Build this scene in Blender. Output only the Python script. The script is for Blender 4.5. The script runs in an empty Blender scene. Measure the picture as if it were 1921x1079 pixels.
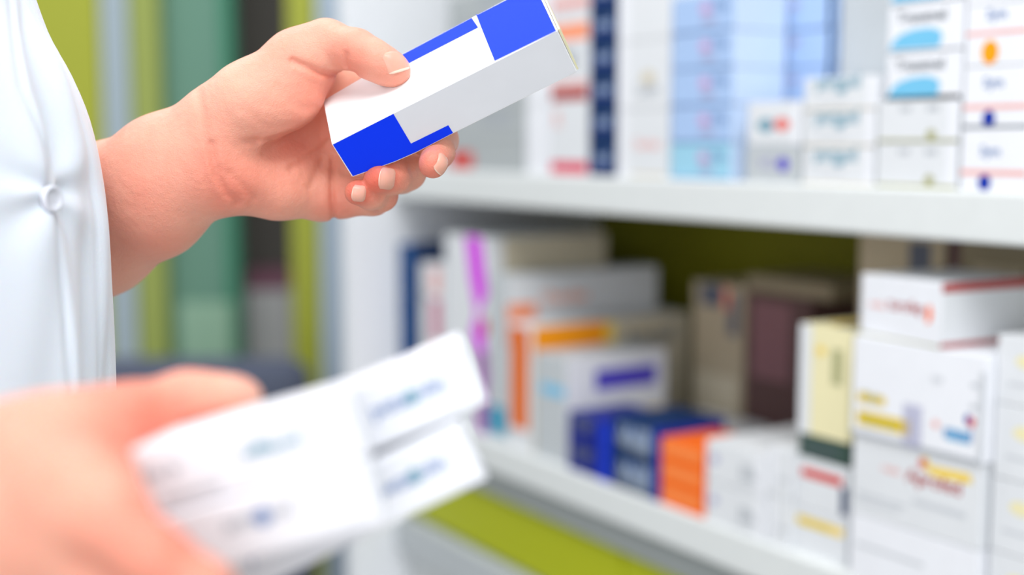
import bpy, bmesh, math
import numpy as np
from mathutils import Vector, Matrix

scene = bpy.context.scene
COL = scene.collection
F = 2400.0; CX, CY = 960.5, 539.5
PITCH = math.atan((539.5-266)/F)
CAMZ = 1.35

# ------------------------------------------------------------------ camera
cam_d = bpy.data.cameras.new('camera'); cam = bpy.data.objects.new('camera', cam_d); COL.objects.link(cam)
cam.location = (0, 0, CAMZ); cam.rotation_euler = (math.pi/2-PITCH, 0, 0)
cam_d.sensor_width = 36; cam_d.lens = F/1921*36; cam_d.clip_start = 0.02
cam_d.dof.use_dof = True; cam_d.dof.focus_distance = 0.608; cam_d.dof.aperture_fstop = 2.7
scene.camera = cam
MW = Matrix.Translation((0, 0, CAMZ)) @ Matrix.Rotation(math.pi/2-PITCH, 4, 'X')
MWn = np.array(MW)
def c2w(a):
    a = np.asarray(a, float); return a @ MWn[:3, :3].T + MWn[:3, 3]
def ray(px, py): return np.array([(px-CX)/F, -(py-CY)/F, -1.0])
def P(px, py, d): return ray(px, py)*d            # camera space point
def PW(px, py, d): return c2w(P(px, py, d))

# ------------------------------------------------------------------ materials
MATS = {}
def lin(c):
    return tuple((x/255/12.92 if x/255 <= .04045 else ((x/255+.055)/1.055)**2.4) for x in c)
def card(name, rgb, rough=.45, bump=.02):
    if name in MATS: return MATS[name]
    m = bpy.data.materials.new(name); m.use_nodes = True; nt = m.node_tree; b = nt.nodes['Principled BSDF']
    tc = nt.nodes.new('ShaderNodeTexCoord'); n = nt.nodes.new('ShaderNodeTexNoise'); n.inputs['Scale'].default_value = 60
    n.inputs['Detail'].default_value = 4
    nt.links.new(tc.outputs['Object'], n.inputs['Vector'])
    mx = nt.nodes.new('ShaderNodeMix'); mx.data_type = 'RGBA'
    c = lin(rgb); mx.inputs['A'].default_value = (*c, 1); mx.inputs['B'].default_value = (*[x*.93 for x in c], 1)
    nt.links.new(n.outputs['Fac'], mx.inputs['Factor']); nt.links.new(mx.outputs['Result'], b.inputs['Base Color'])
    b.inputs['Roughness'].default_value = rough; b.inputs['Specular IOR Level'].default_value = .25
    bp = nt.nodes.new('ShaderNodeBump'); bp.inputs['Strength'].default_value = bump; bp.inputs['Distance'].default_value = .001
    nt.links.new(n.outputs['Fac'], bp.inputs['Height']); nt.links.new(bp.outputs['Normal'], b.inputs['Normal'])
    MATS[name] = m; return m
PAL = dict(softred=(236,120,112), mist=(206,165,210), white=(240,242,248), offwhite=(228,231,235), grey=(196,202,206), shadegrey=(178,184,186), blue=(0,48,235),
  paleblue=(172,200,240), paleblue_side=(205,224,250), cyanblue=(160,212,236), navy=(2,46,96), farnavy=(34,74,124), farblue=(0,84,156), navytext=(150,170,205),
  royal=(4,28,132), royal_bright=(8,52,195), orange=(255,112,20), orange_light=(255,140,70), orange_yellow=(255,160,25),
  darkorange=(232,110,10), red=(214,60,50), darkred=(176,62,60), crimson=(225,45,85), pink=(240,180,175), salmon=(255,160,120),
  magenta=(222,28,238), purple=(150,80,165), rose=(200,95,130), teal=(0,150,185), cyan=(120,198,236), yellow=(232,200,0),
  palegold=(246,214,95), paleyellow=(240,232,188), cream=(216,206,182), beige=(190,176,150), taupe=(150,138,112), violet=(90,80,200),
  lavender=(170,170,205), inkblue=(110,140,190), ink=(90,100,110), inkgrey=(170,176,184), faint=(206,210,216), black=(30,32,36),
  darkgreen=(62,84,76), maroon=(100,74,72), mauve=(140,100,105), olive=(175,175,130), deepblue=(12,50,165), steel=(120,130,140), slate=(96,102,118), tealink=(110,160,180), orangedot=(255,165,10))
def col(k): return card('card_'+k, PAL[k])

def simple(name, rgb, rough=.5, metal=0, **kw):
    m = card(name, rgb, rough); b = m.node_tree.nodes['Principled BSDF']; b.inputs['Metallic'].default_value = metal
    for k, v in kw.items(): b.inputs[k.replace('_', ' ')].default_value = v
    return m

# ------------------------------------------------------------------ object helpers
def tag(o, label=None, cat=None, group=None, kind=None):
    if label: o['label'] = label
    if cat: o['category'] = cat
    if group: o['group'] = group
    if kind: o['kind'] = kind
    return o
def link(name, me, parent=None, loc=(0,0,0), rz=0):
    o = bpy.data.objects.new(name, me); COL.objects.link(o); o.location = loc; o.rotation_euler = (0,0,rz)
    if parent: o.parent = parent
    return o
def empty(name, loc=(0,0,0), rz=0):
    o = bpy.data.objects.new(name, None); COL.objects.link(o); o.location = loc; o.rotation_euler = (0,0,rz); o.empty_display_size = .05
    return o
def mesh_from(name, V, Fs, mats, idx=None, smooth=False):
    me = bpy.data.meshes.new(name); me.from_pydata([tuple(v) for v in V], [], [tuple(f) for f in Fs])
    for m in mats: me.materials.append(m)
    if idx is not None:
        for p, i in zip(me.polygons, idx): p.material_index = i
    if smooth:
        me.polygons.foreach_set('use_smooth', [True]*len(me.polygons))
    me.update(); return me
def boxmesh(name, x0,x1,y0,y1,z0,z1, mat, bevel=.001):
    bm = bmesh.new(); bmesh.ops.create_cube(bm, size=1)
    for v in bm.verts:
        v.co = (x0+(v.co.x+.5)*(x1-x0), y0+(v.co.y+.5)*(y1-y0), z0+(v.co.z+.5)*(z1-z0))
    if bevel: bmesh.ops.bevel(bm, geom=bm.edges[:], offset=bevel, segments=2, affect='EDGES', profile=.5)
    me = bpy.data.meshes.new(name); bm.to_mesh(me); bm.free(); me.materials.append(mat); return me

_tx = {}
def text_geo(s):
    if s in _tx: return _tx[s]
    cu = bpy.data.curves.new('lettering', 'FONT'); cu.body = s; cu.size = 1; cu.resolution_u = 2; cu.offset = .022
    o = bpy.data.objects.new('lettering', cu); COL.objects.link(o)
    bpy.context.view_layer.update()
    me = bpy.data.meshes.new_from_object(o.evaluated_get(bpy.context.evaluated_depsgraph_get()))
    V = np.array([v.co[:2] for v in me.vertices]); Fs = [tuple(p.vertices) for p in me.polygons]
    bpy.data.objects.remove(o); bpy.data.curves.remove(cu); bpy.data.meshes.remove(me)
    mn, mx = V.min(0), V.max(0); V = (V-mn)/(mx-mn).max()          # width 1
    _tx[s] = (V, Fs, (mx-mn)[1]/(mx-mn)[0]); return _tx[s]

# carton: local frame, x right along its front, y into the shelf, origin at base centre. marks printed on faces
def carton_mesh(W, D, H, base, marks=(), bev=.0007, sides=None):
    bm = bmesh.new(); bmesh.ops.create_cube(bm, size=1)
    for v in bm.verts: v.co = (v.co.x*W, v.co.y*D, (v.co.z+.5)*H)
    bmesh.ops.bevel(bm, geom=bm.edges[:], offset=bev, segments=2, affect='EDGES', profile=.5)
    V = [tuple(v.co) for v in bm.verts]; Fs = [tuple(v.index for v in f.verts) for f in bm.faces]
    nrm = [f.normal.copy() for f in bm.faces]; bm.free()
    mats = [base] if isinstance(base, str) else list(base)
    names = list(mats); idx = []
    sides = sides or {}
    def mi(c):
        if c not in names: names.append(c)
        return names.index(c)
    for n in nrm:
        k = 0
        if 'F' in sides and n.y < -.7: k = mi(sides['F'])
        if 'S' in sides and n.x > .7: k = mi(sides['S'])
        if 'T' in sides and n.z > .7: k = mi(sides['T'])
        idx.append(k)
    e0 = .00012
    def face(f, u, v, e):
        if f == 'F': return (-W/2+u*W, -D/2-e, v*H)
        if f == 'S': return (W/2+e, -D/2+u*D, v*H)
        if f == 'T': return (-W/2+u*W, -D/2+v*D, H+e)
    fw = {'F': (W, H), 'S': (D, H), 'T': (W, D)}
    for q, mk in enumerate(marks):
        f, kind = mk[0], mk[1]; e = e0*(1+q*.25); b0 = len(V)
        if kind == 'r':
            u0,v0,u1,v1,c = mk[2:7]
            V += [face(f,u0,v0,e), face(f,u1,v0,e), face(f,u1,v1,e), face(f,u0,v1,e)]; Fs.append((b0,b0+1,b0+2,b0+3)); idx.append(mi(c))
        elif kind == 'p':
            pts, c = mk[2:4]; V += [face(f,u,v,e) for u,v in pts]; Fs.append(tuple(range(b0,b0+len(pts)))); idx.append(mi(c))
        elif kind == 'e':
            u,v,ru,rv,c = mk[2:7]; n = 20
            V += [face(f,u+ru*math.cos(2*math.pi*i/n), v+rv*math.sin(2*math.pi*i/n), e) for i in range(n)]; Fs.append(tuple(range(b0,b0+n))); idx.append(mi(c))
        elif kind == 't':      # text: left u, base v, width in u
            s,u,v,wu,c = mk[2:7]; TV, TF, asp = text_geo(s); fW, fH = fw[f]
            sc = wu*fW
            for x,y in TV: V.append(face(f, u+x*wu, v+y*sc/fH, e))
            for t in TF: Fs.append(tuple(b0+i for i in t)); idx.append(mi(c))
    return mesh_from('carton', V, Fs, [col(n) for n in names], idx)

# ------------------------------------------------------------------ shelf frame
ZU, TH = CAMZ-.035, .038        # top of upper shelf board, board thickness
ZL = CAMZ-.353                  # top of lower shelf board
d_ = ray(-580, 266) @ MWn[:3,:3].T; U = np.array([d_[0], d_[1]])/np.hypot(d_[0], d_[1])
EX = -U; EY = np.array([U[1], -U[0]])
if EY[0] < 0: EY = -EY
def wray(px,py): return ray(px,py) @ MWn[:3,:3].T
r_ = wray(1840, 358); t_ = (ZU-CAMZ)/r_[2]; S0 = (r_*t_)[:2]
RZ = math.atan2(EX[1], EX[0])
def hitF(px,py,y=0.):           # on vertical plane local y -> (x, z)
    r = wray(px,py); t = (y+S0@EY)/(r[:2]@EY); w = r*t; return (w[:2]-S0)@EX, w[2]+CAMZ
def hitS(px,py,x):              # on plane local x -> (y, z)
    r = wray(px,py); t = (x+S0@EX)/(r[:2]@EX); w = r*t; return (w[:2]-S0)@EY, w[2]+CAMZ
def L2W(x,y,z): w = S0+EX*x+EY*y; return (w[0], w[1], z)

# ---- shelving unit
unit = empty('shelving_unit', L2W(0, 0, 0), RZ)
tag(unit, 'white shelving unit with lime green drawers and shade-darkened lime back, holding rows of medicine cartons', 'shelving unit')
xe = hitF(736, 500, 0.)[0]; xn = .55
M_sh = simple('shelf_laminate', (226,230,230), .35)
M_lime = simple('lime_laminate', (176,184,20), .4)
M_limeshade = simple('shaded_lime_backboard', (140,138,30), .6)  # lime back of the lower bay, its shade put into the colour
M_bgrey = simple('grey_backboard', (190,190,184), .6)
link('shelf', boxmesh('shelf', xe, xn, 0, .34, ZU-TH, ZU, M_sh, .003), unit)
link('shelf', boxmesh('shelf', xe, xn, 0, .34, ZL-TH, ZL, M_sh, .003), unit)
link('shelf', boxmesh('shelf', xe, xn, 0.02, .34, ZU+.42, ZU+.42+TH, M_sh, .003), unit)
link('back_panel', boxmesh('back_panel', xe, xn, .3405, .352, ZL-.3, ZU-TH*.5, M_limeshade, 0), unit)
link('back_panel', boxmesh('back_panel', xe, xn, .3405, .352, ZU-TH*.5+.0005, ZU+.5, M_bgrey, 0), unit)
link('side_panel', boxmesh('side_panel', xe-.026, xe-.0005, -.062, .352, .02, ZU+.5, simple('white_side', (240,243,248), .4), .002), unit)
k = 0
xs = np.linspace(xe+.002, xn, 4)
for a, b in zip(xs[:-1], xs[1:]):
    dr = link('drawer', boxmesh('drawer', a+.0015, b-.0015, .012, .30, ZL-TH-.108, ZL-TH-.031, M_lime, .002), unit)
link('grey_band', boxmesh('grey_band', xe, xn, .006, .03, ZL-TH-.030, ZL-TH-.0005, simple('band_grey', (150,156,156), .4), .001), unit)  # grey strip filling the space between lower board and drawers
link('lower_shelf', boxmesh('lower_shelf', xe, xn, 0.0, .34, ZL-TH-.16, ZL-TH-.112, simple('grey_laminate', (190,196,200), .4), .002), unit)
link('base', boxmesh('base', xe, xn, .02, .34, 0, ZL-TH-.161, simple('base_white', (214,218,220), .5), .002), unit)

ORD = ['lowest', 'second from the bottom', 'third from the bottom', 'fourth from the bottom', 'fifth from the bottom', 'sixth from the bottom', 'seventh from the bottom']
def put(name, label, x0, x1, y0, D, z0, z1, base, marks=(), group=None, yaw=0, sides=None, cat='box'):
    me = carton_mesh(x1-x0, D, z1-z0-.0006, base, marks, sides=sides)
    o = link(name, me, None, L2W((x0+x1)/2, y0+D/2, z0+.0002), RZ+yaw); tag(o, label, cat, group); return o
def stack(desc, px0, px1, ztops, y0, D, base, marks, group, zb, gap=.0015, xabs=None, sides=None, yaws=None, name='medicine_carton'):
    """px0/px1 read on the front plane; ztops: list of heights"""
    if xabs: x0, x1 = xabs
    else:
        ym = 340 if zb > CAMZ-.1 else 800
        x0 = hitF(px0, ym, y0)[0]+gap/2; x1 = hitF(px1, ym, y0)[0]-gap/2
    z = zb; n = len(ztops); out = []
    for i, zt in enumerate(ztops):
        w = 'topmost' if (i == n-1 and n > 1) else ORD[i]
        lab = desc.replace('{}', w) if n > 1 else desc
        mk = marks[i] if (len(marks) and isinstance(marks[0], list)) else marks
        bs = base[i] if isinstance(base, list) else base
        out.append(put(name, lab, x0, x1, y0, D, z, zt, bs, mk, group, (yaws[i] if yaws else ((i*37) % 5-2)*.004), sides)); z = zt
    return out
def zt(px, py, y=0.): return hitF(px, py, y)[1]

# ================= UPPER SHELF =================
Y0 = .006
def layers(z0, h, n): return [z0+h*(i+1) for i in range(n)]
# a. far stack under the held box, shade put into its grey colour
zz = [zt(900, y, Y0) for y in (262, 205, 150, 95, 40, -15)]
stack('shade-greyed carton with orange tab, {} at far end of upper shelf', 842, 984, zz, Y0, .10, 'shadegrey',
      [[('F','r',.02,.08,.34,.62,'red')]]+[[('F','t','loxin',.45,.4,.4,'inkgrey')] for _ in range(5)], 'shade-greyed cartons at the far end of the upper shelf', ZU)
# orange spot stronger on lowest
zz = [zt(1010, y, Y0) for y in (195, 70, -30)]
stack('plain white carton, {} in the narrow stack left of red banded cartons', 986, 1031, zz, Y0, .10, 'white', [], 'plain white cartons in a narrow stack', ZU)
zz = [zt(1070, y, Y0) for y in (165, 20, -60)]
stack('white carton with red bands, {} left of the upper navy stack', 1033, 1103, zz, Y0, .10, 'offwhite',
      [[('F','r',0,.02,1,.15,'crimson'), ('F','r',0,.86,1,.99,'darkred'), ('F','t','R',.1,.55,.25,'pink')],
       [('F','r',0,.62,1,.84,'salmon'), ('F','r',.0,.0,1,.08,'pink'), ('F','t','M',.3,.2,.4,'inkgrey')],
       [('F','r',0,.05,1,.3,'pink')]], 'white cartons with red bands', ZU)
zz = [zt(1130, 320-61*(i+1), Y0) for i in range(6)]
stack('navy carton with pale lettering, {} of the upper shelf navy stack', 1105, 1154, zz, Y0, .10, 'navy',
      [('F','t','ovel',.15,.32,.7,'navytext'), ('F','r',.1,.2,.9,.27,'royal')], 'navy cartons on the upper shelf', ZU)
zz = [zt(1200, y, Y0) for y in (204, 76, -40)]
stack('white carton with faint tan print, {} right of upper navy stack', 1157, 1254, zz, Y0, .10, 'offwhite',
      [[('F','r',.0,0,.22,1,'white'), ('F','t','Gardan',.35,.42,.5,'pink'), ('F','r',.3,.02,.95,.06,'cream')],
       [('F','r',.0,0,.22,1,'white'), ('F','e',.6,.45,.13,.1,'cream'), ('F','t','Lasin',.4,.2,.4,'inkgrey')],
       [('F','r',.0,0,.22,1,'white')]], 'white cartons with faint tan lettering', ZU)
zz = [zt(1300, y, Y0) for y in (268, 199, 130, 62, -8)]
stack('pale blue carton with red print, {} of the front blue stack', 1257, 1372, zz, Y0, .064, ['cyanblue','paleblue','paleblue','paleblue','paleblue'],
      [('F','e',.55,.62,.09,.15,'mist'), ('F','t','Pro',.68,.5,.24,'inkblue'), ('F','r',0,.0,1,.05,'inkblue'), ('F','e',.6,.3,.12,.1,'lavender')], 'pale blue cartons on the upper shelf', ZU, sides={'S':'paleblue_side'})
# g. big pale blue cartons behind
zz = [zt(1450, y, .075) for y in (330, 265, 199, 131, 62, -5)]
stack('wide pale blue carton with navy edge, {} of the set back stack', 1378, 1556, zz, .075, .13, 'paleblue',
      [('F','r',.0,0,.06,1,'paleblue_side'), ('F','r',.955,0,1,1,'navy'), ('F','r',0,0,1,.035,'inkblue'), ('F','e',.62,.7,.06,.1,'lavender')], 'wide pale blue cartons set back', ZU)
# h. logo box on grey one
zz = [zt(1440, y, Y0) for y in (272, 190)]
stack('{}', 1397, 1500, [zz[0]], Y0, .06, 'grey', [('F','t','VOO',.25,.35,.5,'lavender'), ('F','e',.72,.5,.1,.2,'violet')], None, ZU)
bpy.data.objects[-1] if False else None
o = stack('small white carton with a red and blue emblem, standing on the grey carton', 1399, 1501, [zz[1]], Y0, .06, 'offwhite',
      [('F','e',.66,.47,.15,.15,'softred'), ('F','e',.36,.45,.16,.16,'tealink'), ('F','r',.86,0,1,1,'white'), ('F','r',.46,.45,.56,.5,'pink')], None, zz[0])
# i. white triple
zz = [zt(1575, y, Y0) for y in (275, 206, 143)]
stack('white carton with pale teal lettering, {} of three beside emblem carton', 1504, 1640, zz, Y0, .068, 'offwhite',
      [('F','t','paracel',.17,.50,.6,'tealink'), ('F','e',.52,.6,.07,.11,'tealink'), ('F','r',0,0,1,.05,'cream'), ('F','r',.2,.3,.6,.36,'faint'), ('F','r',.88,.05,1,1,'white')], 'white cartons with pale teal lettering', ZU)
# j.
zz = [zt(1720, y, Y0) for y in (267, 187)]
stack('white carton with olive base line, {} under the cyan arc cartons', 1643, 1795, zz, Y0, .068, 'offwhite',
      [('F','r',0,0,1,.07,'olive'), ('F','t','oo',.28,.72,.14,'inkgrey'), ('F','t','oo',.62,.72,.14,'inkgrey'), ('F','e',.68,.18,.06,.12,'olive'), ('F','r',.88,.08,1,1,'white')], 'white cartons with olive base line', ZU)
zj = [zt(1725, y, Y0) for y in (97, 6, -80)]
stack('white carton with lettering over a cyan arc, {} of its kind', 1656, 1797, zj, Y0, .068, 'white',
      [[('F','r',0,0,1,.08 if q_ == 0 else .03,'black' if q_ == 0 else 'steel'), ('F','p',[(.02,.07),(.06,.22),(.16,.38),(.34,.47),(.56,.49),(.7,.42),(.74,.28),(.7,.07)],'cyan'), ('F','t','Traxemel',.12,.62,.66,'ink')] for q_ in range(3)], 'white cartons with a cyan arc', zz[-1])
# k. right stack
zk = [zt(1850, y, Y0) for y in (240, 124, 8, -110)]
stack('white carton with pink line, {} right of the cyan arc cartons', 1800, 1928, zk, Y0, .11, 'white',
      [[('F','r',0,.24,1,.33,'pink'), ('F','e',.38,.12,.1,.14,'deepblue'), ('F','t','Sym',.3,.5,.3,'inkblue')],
       [('F','r',0,.3,1,.38,'pink'), ('F','e',.4,.14,.1,.15,'deepblue'), ('F','t','Sym',.3,.6,.3,'inkblue'), ('F','r',0,.0,1,.04,'steel')],
       [('F','r',0,.5,1,.57,'pink'), ('F','e',.37,.22,.13,.2,'orangedot'), ('F','t','Sym',.3,.7,.3,'inkblue')],
       [('F','r',0,.3,1,.38,'pink')]], 'white cartons with a pink line', ZU)
zk = [zt(1980, y, Y0) for y in (250, 130, 10, -110)]
stack('white carton with grey lettering, {} of rightmost upper shelf stack', 1931, 2080, zk, Y0, .11, 'offwhite',
      [('F','t','Lorat',.2,.5,.5,'inkgrey')], 'white cartons in the rightmost upper shelf stack', ZU)
# set-back grey white box behind i
put('medicine_carton', 'large light grey carton standing at the back behind the pale teal lettered ones', hitF(1556,140,.075)[0]+.007, hitF(1740,100,.08)[0], .08, .15, ZU, ZU+.17, 'grey', [])

# ================= LOWER SHELF =================
def lowtops(px, ys, y0): return [zt(px, y, y0) for y in ys]
def even(px, py, y0, n, zb=None):
    zb = ZL if zb is None else zb; t = zt(px, py, y0); return [zb+(t-zb)*(i+1)/n for i in range(n)]
# L1 navy far stack
stack('slim navy carton, {} of the stack against the far side panel', 745, 776, even(758, 458, .01, 5), .01, .12, 'farnavy',
      [('F','t','Neo',.1,.4,.45,'steel'), ('F','r',.62,0,1,1,'farblue')], 'navy cartons at the far end of the lower shelf', ZL, sides={'S':'navy'})
put('medicine_carton', 'black carton lying at the back on the far end of lower shelf', xe+.004, xe+.10, .16, .1, ZL, zt(780,440,.16), 'black', [])
# L2
stack('white carton with rose stripe, {} left of the magenta banded carton', 790, 832, even(810, 495, .012, 2), .012, .10, 'offwhite',
      [('F','r',.5,.02,.9,.55,'rose'), ('F','r',.5,.62,.9,.95,'pink'), ('F','t','Cef',.05,.5,.4,'inkgrey')], 'white cartons with a rose stripe', ZL)
# L3: upright tall carton with magenta band
def upright(label, pxl, pxc, pxr, ytop_c, y0, base, marks, **kw):
    """front face px pxl..pxc, side face to pxr"""
    x0 = hitF(pxl, 750, y0)[0]; x1 = hitF(pxc, 750, y0)[0]; yb = hitS(pxr, ytop_c, x1)[0]
    return put('medicine_carton', label, x0, x1, y0, min(max(.03, yb-y0), .335-y0), kw.pop('z0', ZL), zt(pxc, ytop_c, y0), base, marks, **kw)
upright('tall beige white carton with a wavy magenta band on its spine', 836, 916, 1138, 447, .012, 'offwhite',
    [('F','p',[(.5,1),(.85,1),(.98,.72),(.8,.62),(.9,.52),(1,.3),(.9,.05),(.7,.05),(.78,.3),(.62,.5),(.74,.62),(.6,.78)],'magenta'),
     ('F','r',.72,.0,.98,.42,'purple'), ('F','e',.93,.55,.06,.05,'red'), ('S','t','B',.18,.72,.1,'lavender'), ('S','r',0,0,.12,1,'offwhite')], sides={'S':'cream'})
upright('cream carton with a salmon patch, between the magenta and orange spine cartons', 918, 952, 1234, 517, .012, 'grey',
    [('S','r',.0,.58,.18,.83,'salmon'), ('S','t','Orandex',.22,.82,.3,'salmon'), ('F','r',0,.03,.9,.2,'teal'), ('S','r',.8,.6,1,.66,'pink')], sides={'S':'offwhite'})
upright('cream carton with a bold orange spine and orange side band', 956, 1000, 1292, 612, .008, 'offwhite',
    [('F','r',.05,.16,.8,.97,'darkorange'), ('S','r',0,.74,.44,.99,'orange_yellow'), ('S','r',.44,.76,.5,.98,'palegold'), ('S','t','Amoxil',.56,.78,.34,'steel')], sides={'S':'cream'})
upright('white carton with violet lettering standing before the orange spine carton', 1004, 1062, 1250, 672, .008, 'grey',
    [('S','t','Donezolam',.28,.66,.58,'violet'), ('S','r',.28,.66,.9,.86,'violet'), ('S','r',.62,.36,.95,.44,'palegold'), ('F','r',.2,.62,.95,.72,'cyan'), ('S','r',0,.0,1,.05,'faint')], sides={'S':'white'})
# L7 navy pairs
stack('royal blue carton, {} of pair left of script lettered navy cartons', 1066, 1148, even(1105, 782, .004, 2), .004, .08, 'royal',
      [('F','r',.72,.0,1,1,'royal_bright'), ('F','t','clar',.1,.45,.5,'slate')], 'royal blue cartons on the lower shelf', ZL)
stack('navy carton with white script, {} of the pair beside orange cartons', 1150, 1238, even(1195, 790, .003, 2), .003, .085, 'navy',
      [('F','p',[(.1,.25),(.3,.2),(.5,.12),(.8,.08),(.84,.5),(.8,.85),(.66,.85),(.6,.6),(.3,.55),(.1,.62)],'steel'), ('F','t','Will',.14,.25,.66,'navytext'), ('F','r',.9,0,1,1,'deepblue')], 'navy cartons with white script', ZL, sides={'S':'deepblue'})
stack('bright orange carton, {} of the orange stack on the lower shelf', 1240, 1322, even(1280, 830, .004, 3), .004, .07, 'orange',
      [('F','r',.06,.3,.94,.86,'orange_light')], 'orange cartons on the lower shelf', ZL)
stack('wide white carton with blue dot, {} right of the orange cartons', 1325, 1440, even(1380, 838, .004, 2), .004, .115, 'offwhite',
      [('F','e',.14,.55,.07,.12,'lavender'), ('F','r',.5,.1,.85,.16,'faint'), ('F','t','Elix',.6,.3,.3,'inkgrey'), ('F','r',.85,.0,1,1,'white')], 'wide white cartons beside the orange ones', ZL)
stack('plain white carton, {} of the stack behind navy and orange cartons', 0, 0, even(1250, 800, .095, 3), .095, .10, 'offwhite', [], 'plain white cartons behind the low row', ZL,
      xabs=(hitF(1066,750,.008)[0]+.012, hitF(1325,700,.1)[0]-.004))
stack('narrow white carton, {} of the stack left of the yellow carton column', 1443, 1487, even(1475, 842, .006, 2), .006, .113, 'offwhite',
      [('F','r',.05,.1,.4,.95,'white'), ('F','r',.45,.3,.9,.4,'faint')], 'narrow white cartons before the yellow one', ZL)
# L10 background dim boxes
put('medicine_carton', 'beige carton with blue top print standing at the back, right of the orange spine carton', hitF(1300,620,.2)[0], hitF(1395,620,.2)[0], .2, .1, ZL, zt(1340,530,.2), 'beige',
    [('F','r',.15,.86,.6,.99,'slate'), ('F','r',.7,.7,.9,.95,'slate'), ('F','r',.6,.85,.72,.98,'salmon'), ('F','r',.05,0,.9,.45,'cream')])
put('medicine_carton', 'dark maroon carton standing at the back left of the yellow carton', hitF(1400,620,.2)[0], hitF(1520,620,.2)[0], .2, .1, ZL, zt(1450,552,.2), 'maroon',
    [('F','r',.1,.5,.7,.95,'mauve')])
put('medicine_carton', 'taupe carton at the very back above the dark maroon carton', hitF(1400,600,.2)[0], hitF(1560,600,.2)[0], .2, .1, zt(1450,552,.2), zt(1450,520,.2), 'taupe', [])
# L11 column under the yellow one
z11 = lowtops(1545, (965, 866, 822), .012)
x11a = hitF(1500,800,.012)[0]; x11b = hitF(1593,800,.012)[0]
zb = z11
put('medicine_carton', 'white carton with a golden stripe, lowest under the pale yellow carton', x11a-.003, x11b, .012, .10, ZL, zb[0], 'offwhite',
    [('F','r',.05,.62,.95,.82,'palegold'), ('F','r',.05,.62,.7,.8,'yellow')])
put('medicine_carton', 'white carton with red stripe and navy bar, under the dark green carton', x11a-.002, x11b, .012, .10, zb[0], zb[1], 'offwhite',
    [('F','r',.1,.62,.9,.8,'red'), ('F','r',.88,.1,1,.62,'navy')])
put('medicine_carton', 'flat dark green carton right under the pale yellow carton', x11a, x11b, .012, .10, zb[1], zb[2], 'darkgreen',
    [('F','r',.1,.4,.8,.5,'slate')])
put('medicine_carton', 'pale yellow upright carton with yellow and grey print on its top', x11a-.002, x11b-.0005, .012, .09, zb[2], zt(1545,612,.012), 'paleyellow',
    [('F','r',0,.0,.24,1,'offwhite'), ('F','e',.42,.78,.1,.04,'palegold'), ('F','r',.65,.5,.85,.82,'olive'), ('T','r',.2,.2,.8,.8,'palegold'), ('T','r',.5,.1,.8,.5,'slate')])
# L12 main white boxes
xa = hitF(1597,850,0.0)[0]; xb = hitF(1838,900,0.0)[0]
z1 = zt(1600, 812, 0.); z2 = zt(1600, 627, 0.)
z05 = zt(1600, 962, 0.)
put('medicine_carton', 'white carton at the bottom of the tall stack under the yellow labelled cartons', xa, xb, .002, .11, ZL, z05, 'white', [('F','r',.05,.5,.6,.56,'faint')])
put('medicine_carton', 'large white carton with red lettering under a yellow swoosh, middle of tall stack', xa, xb, .002, .11, z05, z1, 'offwhite',
    [('F','t','Aprofed',.44,.52,.42,'darkred'), ('F','p',[(.55,.9),(.6,.93),(.62,.84),(.92,.86),(.94,.75),(.66,.72),(.58,.78)],'palegold'), ('F','e',.565,.84,.028,.06,'red'),
     ('F','t','mebo',.25,.62,.15,'pink'), ('F','r',.04,.24,.45,.28,'faint'), ('F','r',.04,.16,.4,.2,'faint'), ('F','r',.5,.33,.9,.39,'faint')])
put('medicine_carton', 'large white carton with two yellow labels and barcode, under the red lettered carton', xa-.001, xb+.002, .0, .115, z1, z2, 'white',
    [('F','r',.05,.34,.27,.43,'yellow'), ('F','r',.05,.10,.47,.25,'yellow'), ('F','t','Kemoter',.09,.12,.3,'olive'), ('F','t','Tabl',.08,.355,.14,'olive'),
     ('F','r',.74,.16,.9,.27,'cyan'), ('F','t','med',.72,.17,.2,'inkblue'), ('F','e',.885,.39,.022,.05,'deepblue'), ('F','e',.915,.37,.022,.05,'red'), ('F','e',.66,.28,.025,.04,'pink'),
     ('F','r',.0,.0,1,.03,'inkgrey'), ('F','t','oo',.62,.68,.08,'faint'), ('F','t','oo',.9,.7,.05,'inkgrey'), ('F','t','oo',.9,.5,.05,'inkgrey'), ('F','r',.96,0,1,.85,'faint')]
     +[('F','r',.42+i*.024,.0,.432+i*.024,.42,'lavender') for i in range(6)])
# red lettered carton on top, turned slightly
x3 = hitF(1600,640,.0)[0]; x4 = hitF(1766,650,.0)[0]
zr = zt(1603, 513, .0)
put('medicine_carton', 'white carton with dark red lettering, on top of the tall stack, red edged side', x3+.004, x4+.004, .004, .10, z2, zr, 'white',
    [('F','t','turofep',.36,.42,.44,'darkred'), ('F','t','mele',.12,.46,.2,'pink'), ('F','p',[(.83,.34),(.88,.38),(.9,.52),(.87,.66),(.83,.6)],'orange'),
     ('S','r',0,0,1,.07,'darkred'), ('S','r',0,.86,1,1,'darkred'), ('F','r',.0,.0,1,.03,'olive')], yaw=-.10, sides={'S':'offwhite'})
# back row over it
put('medicine_carton', 'beige carton at the back above the red lettered carton', hitF(1612,480,.13)[0], hitF(1772,480,.13)[0], .13, .12, z2-.02, zt(1700,452,.13)+.01, 'beige', [('F','r',.6,.6,.85,.9,'slate')])
put('medicine_carton', 'brown carton at the back, right of the beige back carton', hitF(1778,480,.13)[0], hitF(1960,480,.13)[0], .13, .12, z2-.02, zt(1850,468,.13)+.006, 'taupe', [('F','r',.0,.0,.15,1,'maroon'), ('F','r',.3,.3,.8,.8,'beige')])
put('medicine_carton', 'large cardboard carton at the back, supporting the beige and brown cartons', hitF(1612,480,.13)[0], hitF(1960,480,.13)[0], .13, .14, ZL, z2-.02, 'taupe', [])
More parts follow.
